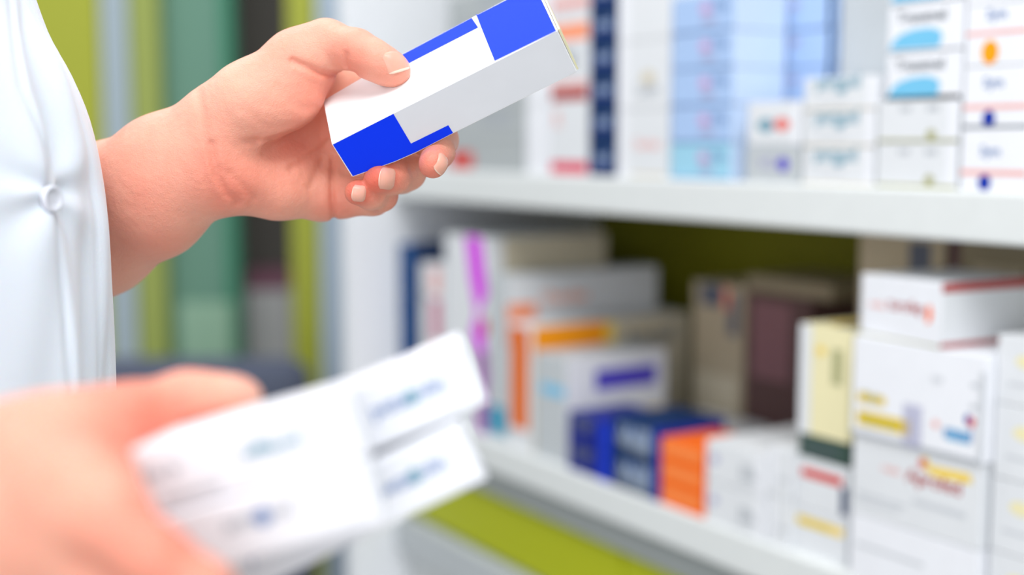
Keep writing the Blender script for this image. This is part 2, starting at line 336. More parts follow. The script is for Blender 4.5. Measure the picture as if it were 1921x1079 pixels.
# right edge stack
xr0 = xb+.0035; xr1 = xr0+.1
zr_ = [ZL+.055, ZL+.11, ZL+.165, ZL+.215]
stack('white carton with yellow and pink print, {} at lower right edge', 0, 0, zr_, .01, .11, 'offwhite',
      [('F','e',.25,.65,.10,.10,'paleyellow'), ('F','r',.1,.28,.6,.33,'faint')], 'white cartons at the right edge of the lower shelf', ZL, xabs=(xr0, xr1))

for o in list(COL.objects):
    if o.get('label') in ('lowest', '{}'): o['label'] = 'small grey carton with violet print under the carton with emblem'

# ================= HELD CARTON (sharp, in the upper hand) =================
R = np.array([[.89748568,-.3923263,.20149324],[.43107756,.6837392,-.5887893],[.0932287,.61528918,.78276921]])
Bd = .600
pB = P(622,270,Bd); nG = R[:,2]; nT = R[:,1]
def onG(px,py,off=0): r = ray(px,py); return r*(((pB+nG*off)@nG)/(r@nG))
def onT(px,py,off=0): r = ray(px,py); return r*(((pB+nT*off)@nT)/(r@nT))
B = onG(622,270); C = onG(661,333); B2 = onG(1046,56.5); C2 = onG(1083,135)
low = [onG(741,304.5), onG(782,286.5), onG(850,251)]
A = onT(606,188); nT = np.cross(A-B, B2-B); nT /= np.linalg.norm(nT); nT = nT if nT[2] > 0 else -nT; slope = (59-105)/(835-748.)
# far edge on the line through (748,105),(835,59); right end square to the long edge
L = B2-B; Wd = A-B
A2c = B2+Wd; q = A2c
px2 = CX+F*q[0]/-q[2]; A2 = onT(px2, 59+slope*(px2-835))
Am = onT(748,105)
lowb = [p+(A-B) for p in low]
D_ = A+(C-B); D2 = A2+(C2-B2)
par = empty('medicine_carton', c2w((B+C2)/2)); par.rotation_euler = (0,0,0)
tag(par, 'white and bright blue carton, shade-toned front, held sharply in focus in the raised hand', 'box')
org = np.array(par.location)
def addmesh(name, camV, Fs, mats, idx, parent, smooth=False, origin=None):
    W_ = c2w(np.array(camV)) - (org if origin is None else origin)
    me = mesh_from(name, W_, Fs, mats, idx, smooth); return link(name, me, parent)
M_hw = simple('coated_white_card', (252,252,253), .4); M_hb = simple('printed_blue_card', (0,58,255), .6, 0, Specular_IOR_Level=.15); M_hg = simple('shade_toned_card', (232,234,240), .35)  # front face card carries its weaker light as a greyer tone
top1 = [Am]; pts = [B, C, *low, C2, B2, A, Am, A2, D_, *[p for p in lowb], D2]
nm = dict(B=0,C=1,l0=2,l1=3,l2=4,C2=5,B2=6,A=7,Am=8,A2=9,D=10,m0=11,m1=12,m2=13,D2=14)
Fq = [('B','C','l0','l1','l2','C2','B2'), ('B','B2','A2','Am','A'), ('A','D','C','B'), ('C','D','m0','l0'), ('l0','m0','m1','l1'), ('l1','m1','m2','l2'), ('l2','m2','D2','C2'),
      ('A2','D2','m2','m1','m0','D','A','Am'), ('B2','C2','D2','A2')]
me_f = [[nm[k] for k in f] for f in Fq]
body_o = addmesh('carton_body', pts, me_f, [M_hw, M_hg], [1,0,0,0,0,0,0,0,0], par)
# soften the folds
bm = bmesh.new(); bm.from_mesh(body_o.data); bmesh.ops.recalc_face_normals(bm, faces=bm.faces[:])
bmesh.ops.bevel(bm, geom=[e for e in bm.edges if e.calc_face_angle(0) > .5], offset=.0004, segments=2, affect='EDGES'); bm.to_mesh(body_o.data); bm.free()
o1 = .00012
bl = [onG(624.5,271.5,o1), onG(662,330.5,o1), onG(741,302.5,o1), onG(782,284.5,o1), onG(850,249.5,o1), onG(841,235,o1), onG(771,269.5,o1), onG(738,213.5,o1)]
tp1 = [onT(748+12,121,o1), onT(896,50,o1), onT(896,50-29.5,o1), onT(749,105.5,o1)]
tp2s = onT(761,121,o1)
xx = px2-4
tp2 = [onT(928,114,o1), onT(1043,57.5,o1), onT(xx,59+slope*(xx-835)+2,o1), onT(896,59+slope*(896-835)+1,o1), onT(893,27,o1)]
strip = [onT(700,152,o1), onT(880,60.5,o1), onT(899,50,o1), onT(893,59+slope*(893-835)+1,o1), onT(748,106,o1), onT(700,131,o1)]
strip = [onT(700,153,o1), onT(897,51.5,o1), onT(885,59+slope*(885-835)+1,o1), onT(700,131.5,o1)]
V_ = bl+strip+tp2
addmesh('printed_panel', V_, [range(8), range(8,12), range(12,17)], [M_hb], None, par)['label'] = 'bright blue printed panels'
# end flap, slightly proud of the right end
ex = L/np.linalg.norm(L)
g = .0012
fl = [B2+ex*g, C2+ex*g, D2+ex*g, A2+ex*g]; cen = sum(fl)/4; fl = [cen+(p-cen)*.96 for p in fl]
fl2 = [p-ex*.0009 for p in fl]
addmesh('end_flap', fl+fl2, [(0,1,2,3),(7,6,5,4),(0,4,5,1),(1,5,6,2),(2,6,7,3),(3,7,4,0)], [simple('raw_card_edge', (232,228,190), .6)], None, par)

# ================= BOXES IN THE LOWER HAND =================
def free_box(name, label, cen, X, T, size, base, marks, group=None):
    X = np.array(X, float); X /= np.linalg.norm(X); T = np.array(T, float); T -= X*(T@X); T /= np.linalg.norm(T); Nn = -np.cross(X, T)*-1
    Nn = np.cross(X, T)                                            # toward the camera (front)
    me = carton_mesh(size[0], size[2], size[1], base, marks, bev=.001)
    o = link(name, me)
    Rm = np.stack([MWn[:3,:3]@X, MWn[:3,:3]@(-Nn), MWn[:3,:3]@T], 1)
    # place: cen is the centre of the front face (camera space)
    basec = np.array(cen) - T*size[1]/2 - Nn*size[2]/2
    M4 = np.eye(4); M4[:3,:3] = Rm; M4[:3,3] = c2w(basec); o.matrix_world = Matrix(M4.tolist())
    tag(o, label, 'box', group); return o
logoF = [('F','t','petasolin',.66,.36,.24,'inkblue'), ('F','e',.79,.53,.02,.12,'tealink'), ('F','t','petasolin',.2,.36,.24,'inkblue'), ('S','r',.1,.1,.9,.2,'faint')]
logoN = [('F','t','antasol',.47,.42,.27,'tealink'), ('F','e',.56,.55,.03,.1,'tealink'), ('F','t','Ha ib',.05,.50,.16,'inkgrey'), ('F','r',.1,.14,.36,.26,'faint')]
logoN2 = [('F','t','antasol',.33,.5,.3,'inkgrey'), ('F','e',.5,.6,.04,.14,'inkblue')]
free_box('medicine_carton', 'white carton in lower hand, upper of the rear pair, nearest its blurred corner', P(607,819,.402), (.912,.385,-.05), (-.38,.92,.10), (.104,.0213,.03), 'white', logoF)
free_box('medicine_carton', 'white carton in lower hand, lower of the rear pair, over the lime drawer', P(626,970,.402), (.895,.425,-.05), (-.40,.91,.10), (.098,.0210,.03), 'white', logoF)
free_box('medicine_carton', 'white carton in lower hand, upper of the front pair under the thumb', P(464,852,.366), (.962,.268,-.06), (-.26,.95,.10), (.066,.0200,.024), 'white', logoN)
free_box('medicine_carton', 'white carton in lower hand, lower of the front pair at bottom edge', P(496,981,.366), (.962,.268,-.06), (-.26,.95,.10), (.066,.0190,.024), 'white', logoN2)

# ================= BODY: implicit surface sculpt =================
class Field:
    def __init__(s, lo, hi, h):
        s.lo = np.array(lo); s.h = h; s.n = np.ceil((np.array(hi)-s.lo)/h).astype(int)+1
        s.f = np.full(s.n, .05, np.float32)
    def sub(s, a, b):
        i0 = np.maximum(0, np.floor((a-s.lo)/s.h).astype(int)); i1 = np.minimum(s.n, np.ceil((b-s.lo)/s.h).astype(int)+1)
        if (i1 <= i0).any(): return None
        sl = tuple(slice(p, q) for p, q in zip(i0, i1))
        g = [(s.lo[k]+s.h*np.arange(i0[k], i1[k])).astype(np.float32) for k in range(3)]
        return sl, np.meshgrid(*g, indexing='ij', sparse=True)
def smin(a, b, k):
    h = np.clip(.5+.5*(b-a)/k, 0, 1); return b*(1-h)+a*h-k*h*(1-h)
def d_cone(G, a, ra, b, rb):
    x, y, z = G; ab = b-a; L2 = ab@ab+1e-12
    t = np.clip(((x-a[0])*ab[0]+(y-a[1])*ab[1]+(z-a[2])*ab[2])/L2, 0, 1)
    return np.sqrt((x-a[0]-t*ab[0])**2+(y-a[1]-t*ab[1])**2+(z-a[2]-t*ab[2])**2)-(ra+t*(rb-ra))
def d_ell(G, c, r):
    x, y, z = G; q = np.sqrt(((x-c[0])/r[0])**2+((y-c[1])/r[1])**2+((z-c[2])/r[2])**2); return (q-1)*min(r)
def add_chain(fd, pts, kin=.004, kout=.004, base=None, kbase=.0, rbase=.02):
    """pts: [(p, r)...] chain; base: point near which blending widens to kbase"""
    ps = np.array([p for p, r in pts]); rm = max(r for p, r in pts); m = rm+max(kout, kbase, kin)+3*fd.h+.002
    res = fd.sub(ps.min(0)-m, ps.max(0)+m)
    if res is None: return
    sl, G = res; d = None
    for (a, ra), (b, rb) in zip(pts[:-1], pts[1:]):
        e = d_cone(G, a, ra, b, rb); d = e if d is None else smin(d, e, kin)
    k = kout
    if base is not None:
        q = np.sqrt((G[0]-base[0])**2+(G[1]-base[1])**2+(G[2]-base[2])**2); k = kout+(kbase-kout)*np.clip(1.6-q/rbase, 0, 1)
    fd.f[sl] = smin(fd.f[sl], d, k)
def add_ell(fd, c, r, k, sign=1):
    m = max(r)+k+3*fd.h; sl, G = fd.sub(c-m, c+m); d = d_ell(G, c, r)
    if sign > 0: fd.f[sl] = smin(fd.f[sl], d, k)
    else: fd.f[sl] = -smin(-fd.f[sl], d, k)
def nets(fd):
    f = fd.f; ins = f < 0
    c = np.zeros(np.array(f.shape)-1, np.uint8)
    for i in (0,1):
        for j in (0,1):
            for k in (0,1): c += ins[i:f.shape[0]-1+i, j:f.shape[1]-1+j, k:f.shape[2]-1+k]
    I = np.argwhere((c > 0) & (c < 8)); idx = np.full(c.shape, -1, np.int32); idx[tuple(I.T)] = np.arange(len(I))
    acc = np.zeros((len(I), 3)); cnt = np.zeros(len(I))
    cor = [(i,j,k) for i in (0,1) for j in (0,1) for k in (0,1)]
    for a in cor:
        for ax in range(3):
            if a[ax]: continue
            b = list(a); b[ax] = 1
            fa = f[tuple((I+a).T)]; fb = f[tuple((I+b).T)]; m = (fa < 0) != (fb < 0)
            t = np.where(m, fa/np.where(m, fa-fb, 1), 0); p = I+np.array(a)*1.0; p[:, ax] += t
            acc[m] += p[m]; cnt[m] += 1
    V = fd.lo+fd.h*acc/cnt[:, None]; Q = []
    for ax in range(3):
        o1, o2 = [(1,2),(2,0),(0,1)][ax]
        s0 = [slice(1,-1)]*3; s0[ax] = slice(0,-1); s1 = list(s0); s1[ax] = slice(1,None)
        a = ins[tuple(s0)]; b = ins[tuple(s1)]
        E_ = np.argwhere(a != b); off = np.array([1,1,1]); off[ax] = 0; E_ = E_+off
        fl_ = ins[tuple(E_.T)]
        def cell(d1, d2):
            q = E_.copy(); q[:, o1] -= d1; q[:, o2] -= d2; return idx[tuple(q.T)]
        quad = np.stack([cell(1,1), cell(0,1), cell(0,0), cell(1,0)], 1)
        quad[~fl_] = quad[~fl_][:, ::-1]
        Q.append(quad)
    Q = np.concatenate(Q); Q = Q[(Q >= 0).all(1)]
    return V, Q
def relax(V, Q, n=2, lam=.5):
    e = np.concatenate([Q[:, [0,1]], Q[:, [1,2]], Q[:, [2,3]], Q[:, [3,0]]]); e = np.concatenate([e, e[:, ::-1]])
    for it in range(n):
        s = np.zeros_like(V); np.add.at(s, e[:,0], V[e[:,1]]); c = np.bincount(e[:,0], minlength=len(V))[:, None]
        V = V+lam*(s/np.maximum(c,1)-V)
    return V
def sample(fd, p):
    q = (p-fd.lo)/fd.h; i = np.clip(np.floor(q).astype(int), 0, fd.n-2); t = q-i; v = 0
    for a in (0,1):
        for b in (0,1):
            for c in (0,1):
                w = (t[:,0] if a else 1-t[:,0])*(t[:,1] if b else 1-t[:,1])*(t[:,2] if c else 1-t[:,2]); v = v+w*fd.f[i[:,0]+a, i[:,1]+b, i[:,2]+c]
    return v
def crease(fd, poly, width, depth, dlo, dhi):
    """press a skin fold along a polyline of camera-space points"""
    pts = [P(*q) for q in poly]
    for a, b in zip(pts[:-1], pts[1:]):
        m = .03; lo = np.minimum(a, b)-m*.35; hi = np.maximum(a, b)+m*.35; lo[2] -= .02; hi[2] += .02
        res = fd.sub(lo, hi)
        if res is None: continue
        sl, G = res; x, y, z = G
        sx, sy = x/-z, y/-z                    # direction from the viewer's side of the hand
        A_ = np.array([a[0]/-a[2], a[1]/-a[2]]); B_ = np.array([b[0]/-b[2], b[1]/-b[2]]); ab = B_-A_
        t = np.clip(((sx-A_[0])*ab[0]+(sy-A_[1])*ab[1])/(ab@ab+1e-12), 0, 1)
        dist = np.sqrt((sx-A_[0]-t*ab[0])**2+(sy-A_[1]-t*ab[1])**2)*(-a[2])
        zc = -(a[2]+b[2])/2
        wz = np.clip(1-(np.abs(-z-zc)-.012)/.006, 0, 1)
        g = np.exp(-(dist/width)**2)*depth*wz
        key = sl
        cur = CR[tuple([sl[0], sl[1], sl[2]])]; np.maximum(cur, g, out=cur)

# ---- raised hand
h = .0009
fdL = Field([min(P(60,300,.7)[0], -.26), -.03, -.715], [-.02, .155, -.585], h)
mm = .001
def ch(*a): return [(P(x, y, d), r*mm) for x, y, d, r in a]
add_chain(fdL, ch((120,400,.690,26),(195,360,.668,23.5),(300,298,.645,20.3),(400,236,.635,17.5)), .01, .01)
add_chain(fdL, ch((120,505,.690,26),(195,462,.668,23.5),(300,400,.645,20.3),(400,330,.634,16.5),(425,325,.635,16)), .01, .012)
add_chain(fdL, ch((120,450,.688,27),(195,411,.665,24),(300,345,.640,20),(405,285,.632,17)), .01, .012)
# palm
add_chain(fdL, ch((400,285,.638,17),(430,300,.642,18),(520,305,.652,16),(600,325,.668,12)), .008, .012)
add_chain(fdL, ch((445,338,.638,14),(520,357,.645,13.5),(600,368,.656,12)), .008, .012)
add_chain(fdL, ch((440,255,.645,18),(560,240,.662,13),(650,240,.672,11)), .008, .012)
add_ell(fdL, P(440,345,.632), (.013,.010,.011), .008)
# thenar mass
add_chain(fdL, ch((420,225,.632,18),(470,195,.628,19.5),(560,128,.630,17.5)), .008, .010)
add_ell(fdL, P(520,195,.626), (.022,.017,.013), .008)
# thumb
add_chain(fdL, ch((560,118,.632,15),(612,85,.628,12.3),(668,96,.618,10.2),(700,112,.614,9.3),(728,127,.6135,8.3),(741,133,.6135,7.4)), .004, .003, P(570,110,.63), .012, .02)
# fingers
add_chain(fdL, ch((560,170,.650,15),(620,165,.662,12),(668,150,.674,10.5)), .006, .010)
add_chain(fdL, ch((655,190,.678,12),(690,140,.680,9)), .006, .008)
add_chain(fdL, ch((640,240,.674,10.5),(760,190,.676,9),(850,160,.668,8),(895,140,.66,7)), .003, .0012, P(640,240,.674), .01, .016)
add_chain(fdL, ch((650,285,.672,11),(760,285,.672,9.5),(812,255,.660,8.8),(828,262,.640,8.2),(822,285,.622,7.8),(812,308,.610,6.9)), .003, .0010, P(640,285,.67), .01, .016)
add_chain(fdL, ch((630,330,.668,11.5),(752,325,.658,10),(764,322,.642,9.2),(738,332,.625,8.2),(711,335,.617,7.6)), .003, .0010, P(625,330,.665), .01, .016)
add_chain(fdL, ch((605,366,.657,12),(640,370,.654,10.6),(700,370,.648,9),(715,366,.636,7.9),(696,366,.624,6.9),(670,361,.617,6.2)), .003, .0010, P(600,366,.655), .010, .014)
CR = np.zeros_like(fdL.f)
cr = [([(625,296,.645),(622,340,.645),(623,375,.645),(626,412,.645)], 1.3, 1.5),
 ([(615,214,.635),(590,234,.635),(562,247,.635),(525,256,.635),(480,260,.635),(440,262,.63)], 2.8, 1.5),
 ([(395,270,.62),(401,300,.62),(408,330,.62),(425,360,.622),(445,378,.625)], 2.4, 1.1),
 ([(378,300,.62),(388,340,.62),(405,375,.622)], 3.0, .5),
 ([(372,175,.62),(382,220,.617),(386,262,.617)], 2.2, .5),
 ([(430,325,.62),(455,350,.62),(475,372,.625)], 2.4, .7),
 ([(415,315,.62),(432,345,.62),(452,366,.625)], 1.6, .6),
 ([(548,114,.62),(572,124,.62),(600,136,.62),(630,139,.62),(662,139,.61)], 1.7, 1.5),
 ([(650,100,.61),(649,118,.61),(657,137,.61)], 1.2, .9),
 ([(600,238,.645),(560,258,.64),(510,266,.635)], 7.0, 1.6),
 ([(618,262,.65),(600,280,.65),(575,295,.645),(545,315,.64)], 2.0, .8),
 ([(605,300,.65),(592,330,.645),(580,352,.64)], 1.8, .5),
 ([(520,165,.61),(560,200,.615),(600,208,.62)], 3.0, .35),
 ([(455,205,.61),(500,240,.615),(560,236,.62)], 2.5, .3),
 ([(760,345,.63),(772,330,.63),(770,312,.63)], 1.4, .5),
 ([(705,392,.64),(712,376,.635),(716,360,.63)], 1.2, .4)]
for poly, w, dp in cr: crease(fdL, poly, w*mm, dp*1.5*mm, 0, 0)
rg = np.random.default_rng(4)
for _ in range(46):            # fine skin lines across the ball of the thumb and the heel of the hand
    x0 = rg.uniform(420,590); y0 = rg.uniform(150,250) if rg.random() < .6 else rg.uniform(280,370); a_ = rg.normal(.35 if y0 < 260 else .9, .25); l_ = rg.uniform(18,45)
    crease(fdL, [(x0-l_*math.cos(a_), y0-l_*math.sin(a_), .625), (x0, y0+rg.uniform(-3,3), .622), (x0+l_*math.cos(a_), y0+l_*math.sin(a_), .628)], rg.uniform(.5,.9)*mm, rg.uniform(.12,.28)*mm, 0, 0)
fdL.f += CR; CRL = CR
VL, QL = nets(fdL); VL = relax(VL, QL, 3, .5)

# ---- lower (near) hand
fdR = Field([-.215, -.155, -.46], [-.055, -.02, -.285], .0011)
def add(*a, **k): add_chain(fdR, ch(*a), k.get('kin', .006), k.get('kout', .008), *(k.get('b', (None, 0, .02))))
add((-300,1060,.40,26),(-150,1000,.385,25),(0,940,.37,24),(90,890,.368,22), kout=.012)
add((-300,1180,.40,26),(-100,1110,.38,24),(60,1020,.365,22), kout=.014)
add((60,900,.37,22),(150,864,.375,18),(215,825,.382,15), kout=.012)                      # thenar
add((60,980,.36,22),(160,985,.350,16),(200,1000,.345,13), kout=.012)
add((190,836,.384,14),(265,787,.392,10.5),(345,752,.398,8.6),(385,752,.400,7.9),(430,751,.402,6.9),(455,751,.403,6.2), kin=.005, kout=.004, b=(P(200,820,.384), .012, .02))   # thumb
add((150,930,.345,14),(205,985,.335,10.5),(290,1050,.330,9),(380,1110,.330,8),(430,1160,.335,7), kin=.003, kout=.002, b=(P(160,950,.345), .012, .02))     # index in front
add((110,1030,.350,14),(190,1090,.338,10),(290,1160,.335,9),(360,1220,.34,7.5), kin=.003, kout=.001, b=(P(110,1030,.35), .012, .02))
add((60,1090,.355,14),(140,1170,.345,10),(230,1250,.345,8.5), kin=.003, kout=.001, b=(P(60,1090,.355), .012, .02))
add((20,1150,.365,12),(80,1240,.355,9),(150,1300,.355,7.5), kin=.003, kout=.001, b=(P(20,1150,.365), .012, .02))
CR = np.zeros_like(fdR.f)
for poly, w_, dp in [([(215,845,.38),(262,835,.385),(300,815,.39)], 2.5, 1.5), ([(345,715,.395),(352,740,.39),(348,770,.39)], 2, .6), ([(60,800,.35),(130,830,.35),(190,880,.345)], 4, .8)]: crease(fdR, poly, w_*mm, dp*mm, 0, 0)
fdR.f += CR
VR, QR = nets(fdR); VR = relax(VR, QR, 3, .5)

# ---- coarse torso and upper arms under the coat (camera space, aligned with the vertical)
fdT = Field([-.75, -.50, -1.00], [-.10, .36, -.22], .008)
def PT(x, y, z): return np.array([x, y, z])
TC = PT(-.31, .0, -.60)
for yy, cx_ in ((-.40,-.345), (-.25,-.345), (-.1,-.345), (.05,-.355), (.13,-.375)):
    add_ell(fdT, PT(cx_, yy, -.575), (.075, .11, .075), .04)
add_chain(fdT, [(PT(-.375,.185,-.49), .042), (PT(-.375,.185,-.66), .042)], .03, .04)
add_chain(fdT, [(PT(-.375,.20,-.575), .045), (PT(-.37,.31,-.575), .045)], .03, .04)
add_chain(fdT, [(PT(-.375,.18,-.67), .042), (PT(-.42,-.04,-.80), .038), (P(-60,520,.74), .031), (P(110,452,.690), .027)], .02, .03)
add_chain(fdT, [(PT(-.375,.18,-.48), .042), (PT(-.43,-.12,-.37), .036), (P(-300,1100,.40), .028)], .02, .03)
VT, QT = nets(fdT); VT = relax(VT, QT, 4, .5)

person = empty('person', (PW(-300, 540, .60)[0], PW(-300, 540, .60)[1], 0))
tag(person, 'person in a white button-up coat, raising one carton and holding four more below', 'person')
porg = np.array(person.location)
def skin_mat():
    m = bpy.data.materials.new('skin'); m.use_nodes = True; nt = m.node_tree; b = nt.nodes['Principled BSDF']; N = nt.nodes.new; Lk = nt.links.new
    tc = N('ShaderNodeTexCoord')
    n1 = N('ShaderNodeTexNoise'); n1.inputs['Scale'].default_value = 28; n1.inputs['Detail'].default_value = 5; Lk(tc.outputs['Object'], n1.inputs['Vector'])
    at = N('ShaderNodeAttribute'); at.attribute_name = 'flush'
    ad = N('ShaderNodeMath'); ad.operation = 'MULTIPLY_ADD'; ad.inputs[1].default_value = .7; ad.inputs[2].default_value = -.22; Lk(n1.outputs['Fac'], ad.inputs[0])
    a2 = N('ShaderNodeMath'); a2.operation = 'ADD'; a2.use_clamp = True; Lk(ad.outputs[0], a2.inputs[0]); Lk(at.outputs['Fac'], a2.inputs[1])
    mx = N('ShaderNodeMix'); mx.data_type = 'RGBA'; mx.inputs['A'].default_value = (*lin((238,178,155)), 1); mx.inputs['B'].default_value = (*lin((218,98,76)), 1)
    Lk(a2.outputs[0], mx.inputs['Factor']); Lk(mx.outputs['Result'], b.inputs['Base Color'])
    b.inputs['Roughness'].default_value = .48; b.inputs['Specular IOR Level'].default_value = .35
    b.inputs['Subsurface Weight'].default_value = .45; b.inputs['Subsurface Radius'].default_value = (1, .35, .2); b.inputs['Subsurface Scale'].default_value = .003
    vo = N('ShaderNodeTexVoronoi'); vo.inputs['Scale'].default_value = 900; vo.feature = 'DISTANCE_TO_EDGE'; Lk(tc.outputs['Object'], vo.inputs['Vector'])
    wv = N('ShaderNodeTexNoise'); wv.inputs['Scale'].default_value = 260; wv.inputs['Detail'].default_value = 4; Lk(tc.outputs['Object'], wv.inputs['Vector'])
    m2 = N('ShaderNodeMath'); m2.operation = 'MULTIPLY_ADD'; m2.inputs[1].default_value = .35; Lk(vo.outputs['Distance'], m2.inputs[0]); Lk(wv.outputs['Fac'], m2.inputs[2])
    bp = N('ShaderNodeBump'); bp.inputs['Strength'].default_value = .6; bp.inputs['Distance'].default_value = .0009; Lk(m2.outputs[0], bp.inputs['Height']); Lk(bp.outputs['Normal'], b.inputs['Normal'])
    return m
M_skin = skin_mat()
Vb = np.concatenate([VL, VR, VT]); Qb = np.concatenate([QL, QR+len(VL), QT+len(VL)+len(VR)])
flush_pts = [(670,361,.612,10,.75),(711,335,.612,12,.7),(812,308,.608,12,.7),(735,135,.612,12,.5),(665,120,.612,14,.45),(560,240,.63,26,.4),(590,180,.63,18,.6),(640,395,.645,14,.5),(735,385,.64,14,.5),(425,350,.62,22,.35),
  (500,300,.63,30,.2),(300,440,.62,40,.2),(250,860,.38,22,.8),(200,880,.36,24,.5),(300,800,.39,14,.6),(300,1010,.33,20,.4)]
fl = np.zeros(len(Vb))
for x,y,d,r,a in flush_pts:
    fl = np.maximum(fl, a*np.exp(-((Vb-P(x,y,d))**2).sum(1)/(r*mm)**2))
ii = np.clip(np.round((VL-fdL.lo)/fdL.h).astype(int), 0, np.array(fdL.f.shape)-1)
fl[:len(VL)] += np.clip(CRL[tuple(ii.T)]/.0022, 0, 1)*.08         # redder along the pressed creases
me = bpy.data.meshes.new('body'); Wb = c2w(Vb)-porg
me.vertices.add(len(Wb)); me.vertices.foreach_set('co', Wb.astype(np.float32).ravel())
me.loops.add(Qb.size); me.loops.foreach_set('vertex_index', Qb.astype(np.int32).ravel())
me.polygons.add(len(Qb)); me.polygons.foreach_set('loop_start', np.arange(0, Qb.size, 4, dtype=np.int32)); me.polygons.foreach_set('use_smooth', np.ones(len(Qb), bool))
me.update(calc_edges=True); me.validate()
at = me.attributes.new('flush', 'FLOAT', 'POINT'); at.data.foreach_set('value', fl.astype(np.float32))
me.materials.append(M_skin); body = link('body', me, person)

# nails: conform to the sculpted finger
M_nail = simple('nail', (240,172,152), .25); M_tip = simple('nail_free_edge', (248,216,196), .3)
M_nail.node_tree.nodes['Principled BSDF'].inputs['Subsurface Weight'].default_value = .3; M_nail.node_tree.nodes['Principled BSDF'].inputs['Subsurface Scale'].default_value = .003
def nail(fd, cx, cy, d, axis, normal, ln, wd, tip=.09):
    c = P(cx, cy, d); a = np.array(axis, float); a /= np.linalg.norm(a); n = np.array(normal, float); n -= a*(n@a); n /= np.linalg.norm(n); b = np.cross(n, a)
    nu, nv = 22, 14; pts = []
    for i in range(nu+1):
        for j in range(nv+1):
            u = i/nu; v = j/nv*2-1
            e = 1-.45*max(0, (.25-u)/.25)**2-.30*max(0, (u-.85)/.15)**2
            pts.append(c+a*ln*mm*(u-.5+.06*(1-v*v)*(u > .5)*u)+b*wd*mm*.5*v*e)
    pts = np.array(pts); start = pts+n*.014; t = np.zeros(len(pts)); hit = np.zeros(len(pts), bool)
    for s in range(600):
        val = sample(fd, start-n*t[:, None]); hit |= val < 0.00005; t = np.where(hit, t, t+.00005)
    t = np.clip(t, 0, .03); S = (start-n*t[:, None]).reshape(nu+1, nv+1, 3)
    # keep a smooth, slightly proud plate
    off = np.zeros((nu+1, nv+1)); 
    for i in range(nu+1):
        for j in range(nv+1):
            v = j/nv*2-1; edge = min(1, (1-abs(v))*5, (i/nu)*6+.05); off[i, j] = -.0002+.00055*edge
            if i > nu*.86: off[i, j] += .0003*(i/nu-.86)/.14
    S = S+n*off[..., None]
    bot = S-n*.0007
    V = list(S.reshape(-1,3))+list(bot.reshape(-1,3)); m = len(V)//2; Fs = []; ix = []
    for i in range(nu):
        for j in range(nv):
            q = [i*(nv+1)+j, (i+1)*(nv+1)+j, (i+1)*(nv+1)+j+1, i*(nv+1)+j+1]; Fs.append(q); ix.append(1 if i >= nu*(1-tip) else 0); Fs.append([m+x for x in q[::-1]]); ix.append(0)
    for j in range(nv): a0 = nu*(nv+1)+j; Fs.append([a0, m+a0, m+a0+1, a0+1]); ix.append(1)
    o = addmesh('fingernail', V, Fs, [M_nail, M_tip], ix, person, True, porg)
    bmn = bmesh.new(); bmn.from_mesh(o.data); bmesh.ops.recalc_face_normals(bmn, faces=bmn.faces[:]); bmn.to_mesh(o.data); bmn.free()
    return o
nail(fdL, 739, 124, .612, (.42,-.80,.15), (.30,.30,.9), 10.5, 12.5, .10)
nail(fdL, 674, 364, .612, (-.8,.1,.1), (.15,-.3,1), 6.5, 8)
nail(fdL, 727, 336, .610, (-.9,.12,.1), (.25,-.15,1), 7.5, 10.5)
nail(fdL, 832, 309, .606, (-.5,-.75,.1), (.7,-.15,.7), 9, 8)
nail(fdR, 460, 735, .400, (.95,-.12,0), (.1,.9,.35), 11, 9)

# ================= COAT =================
def coat_mat():
    m = bpy.data.materials.new('coat_cotton'); m.use_nodes = True; nt = m.node_tree; b = nt.nodes['Principled BSDF']; N = nt.nodes.new; Lk = nt.links.new
    b.inputs['Base Color'].default_value = (*lin((226,230,240)), 1); b.inputs['Roughness'].default_value = .85; b.inputs['Sheen Weight'].default_value = .3
    b.inputs['Subsurface Weight'].default_value = .15; b.inputs['Subsurface Scale'].default_value = .01
    tc = N('ShaderNodeTexCoord'); n = N('ShaderNodeTexNoise'); n.inputs['Scale'].default_value = 900; n.inputs['Detail'].default_value = 3; Lk(tc.outputs['Object'], n.inputs['Vector'])
    bp = N('ShaderNodeBump'); bp.inputs['Strength'].default_value = .35; bp.inputs['Distance'].default_value = .0006; Lk(n.outputs['Fac'], bp.inputs['Height']); Lk(bp.outputs['Normal'], b.inputs['Normal'])
    return m
M_coat = coat_mat()
sil_y = np.array([-700,-300,-80,58,100,180,260,350,450,600,720,900,1150,1700]); sil_x = np.array([-120,-30,42,100,128,163,184,199,207,212,214,216,218,222])
ny, ns = 360, 420
ys = np.linspace(-540, 1500, ny); V = []
TD = .575
edge_y = [-600,0,200,300,420,600,760,1100]; edge_x = [0,20,56,96,116,130,138,150]
def sect(y):
    yc = -(y-CY)/F*TD; u = min(1, max(0, (yc-.16)/.095)); sh = 4*u*(1-u)
    return .125*(1-u)**.7+.05*u**.7, .12*(1-u)+.055*u+.07*sh
tq = np.linspace(-1.2, 1.75, 600)
xs_l = [float((np.interp(y-25, sil_y, sil_x)+np.interp(y, sil_y, sil_x)+np.interp(y+25, sil_y, sil_x))/3) for y in ys]
yc_l = []; centre = []
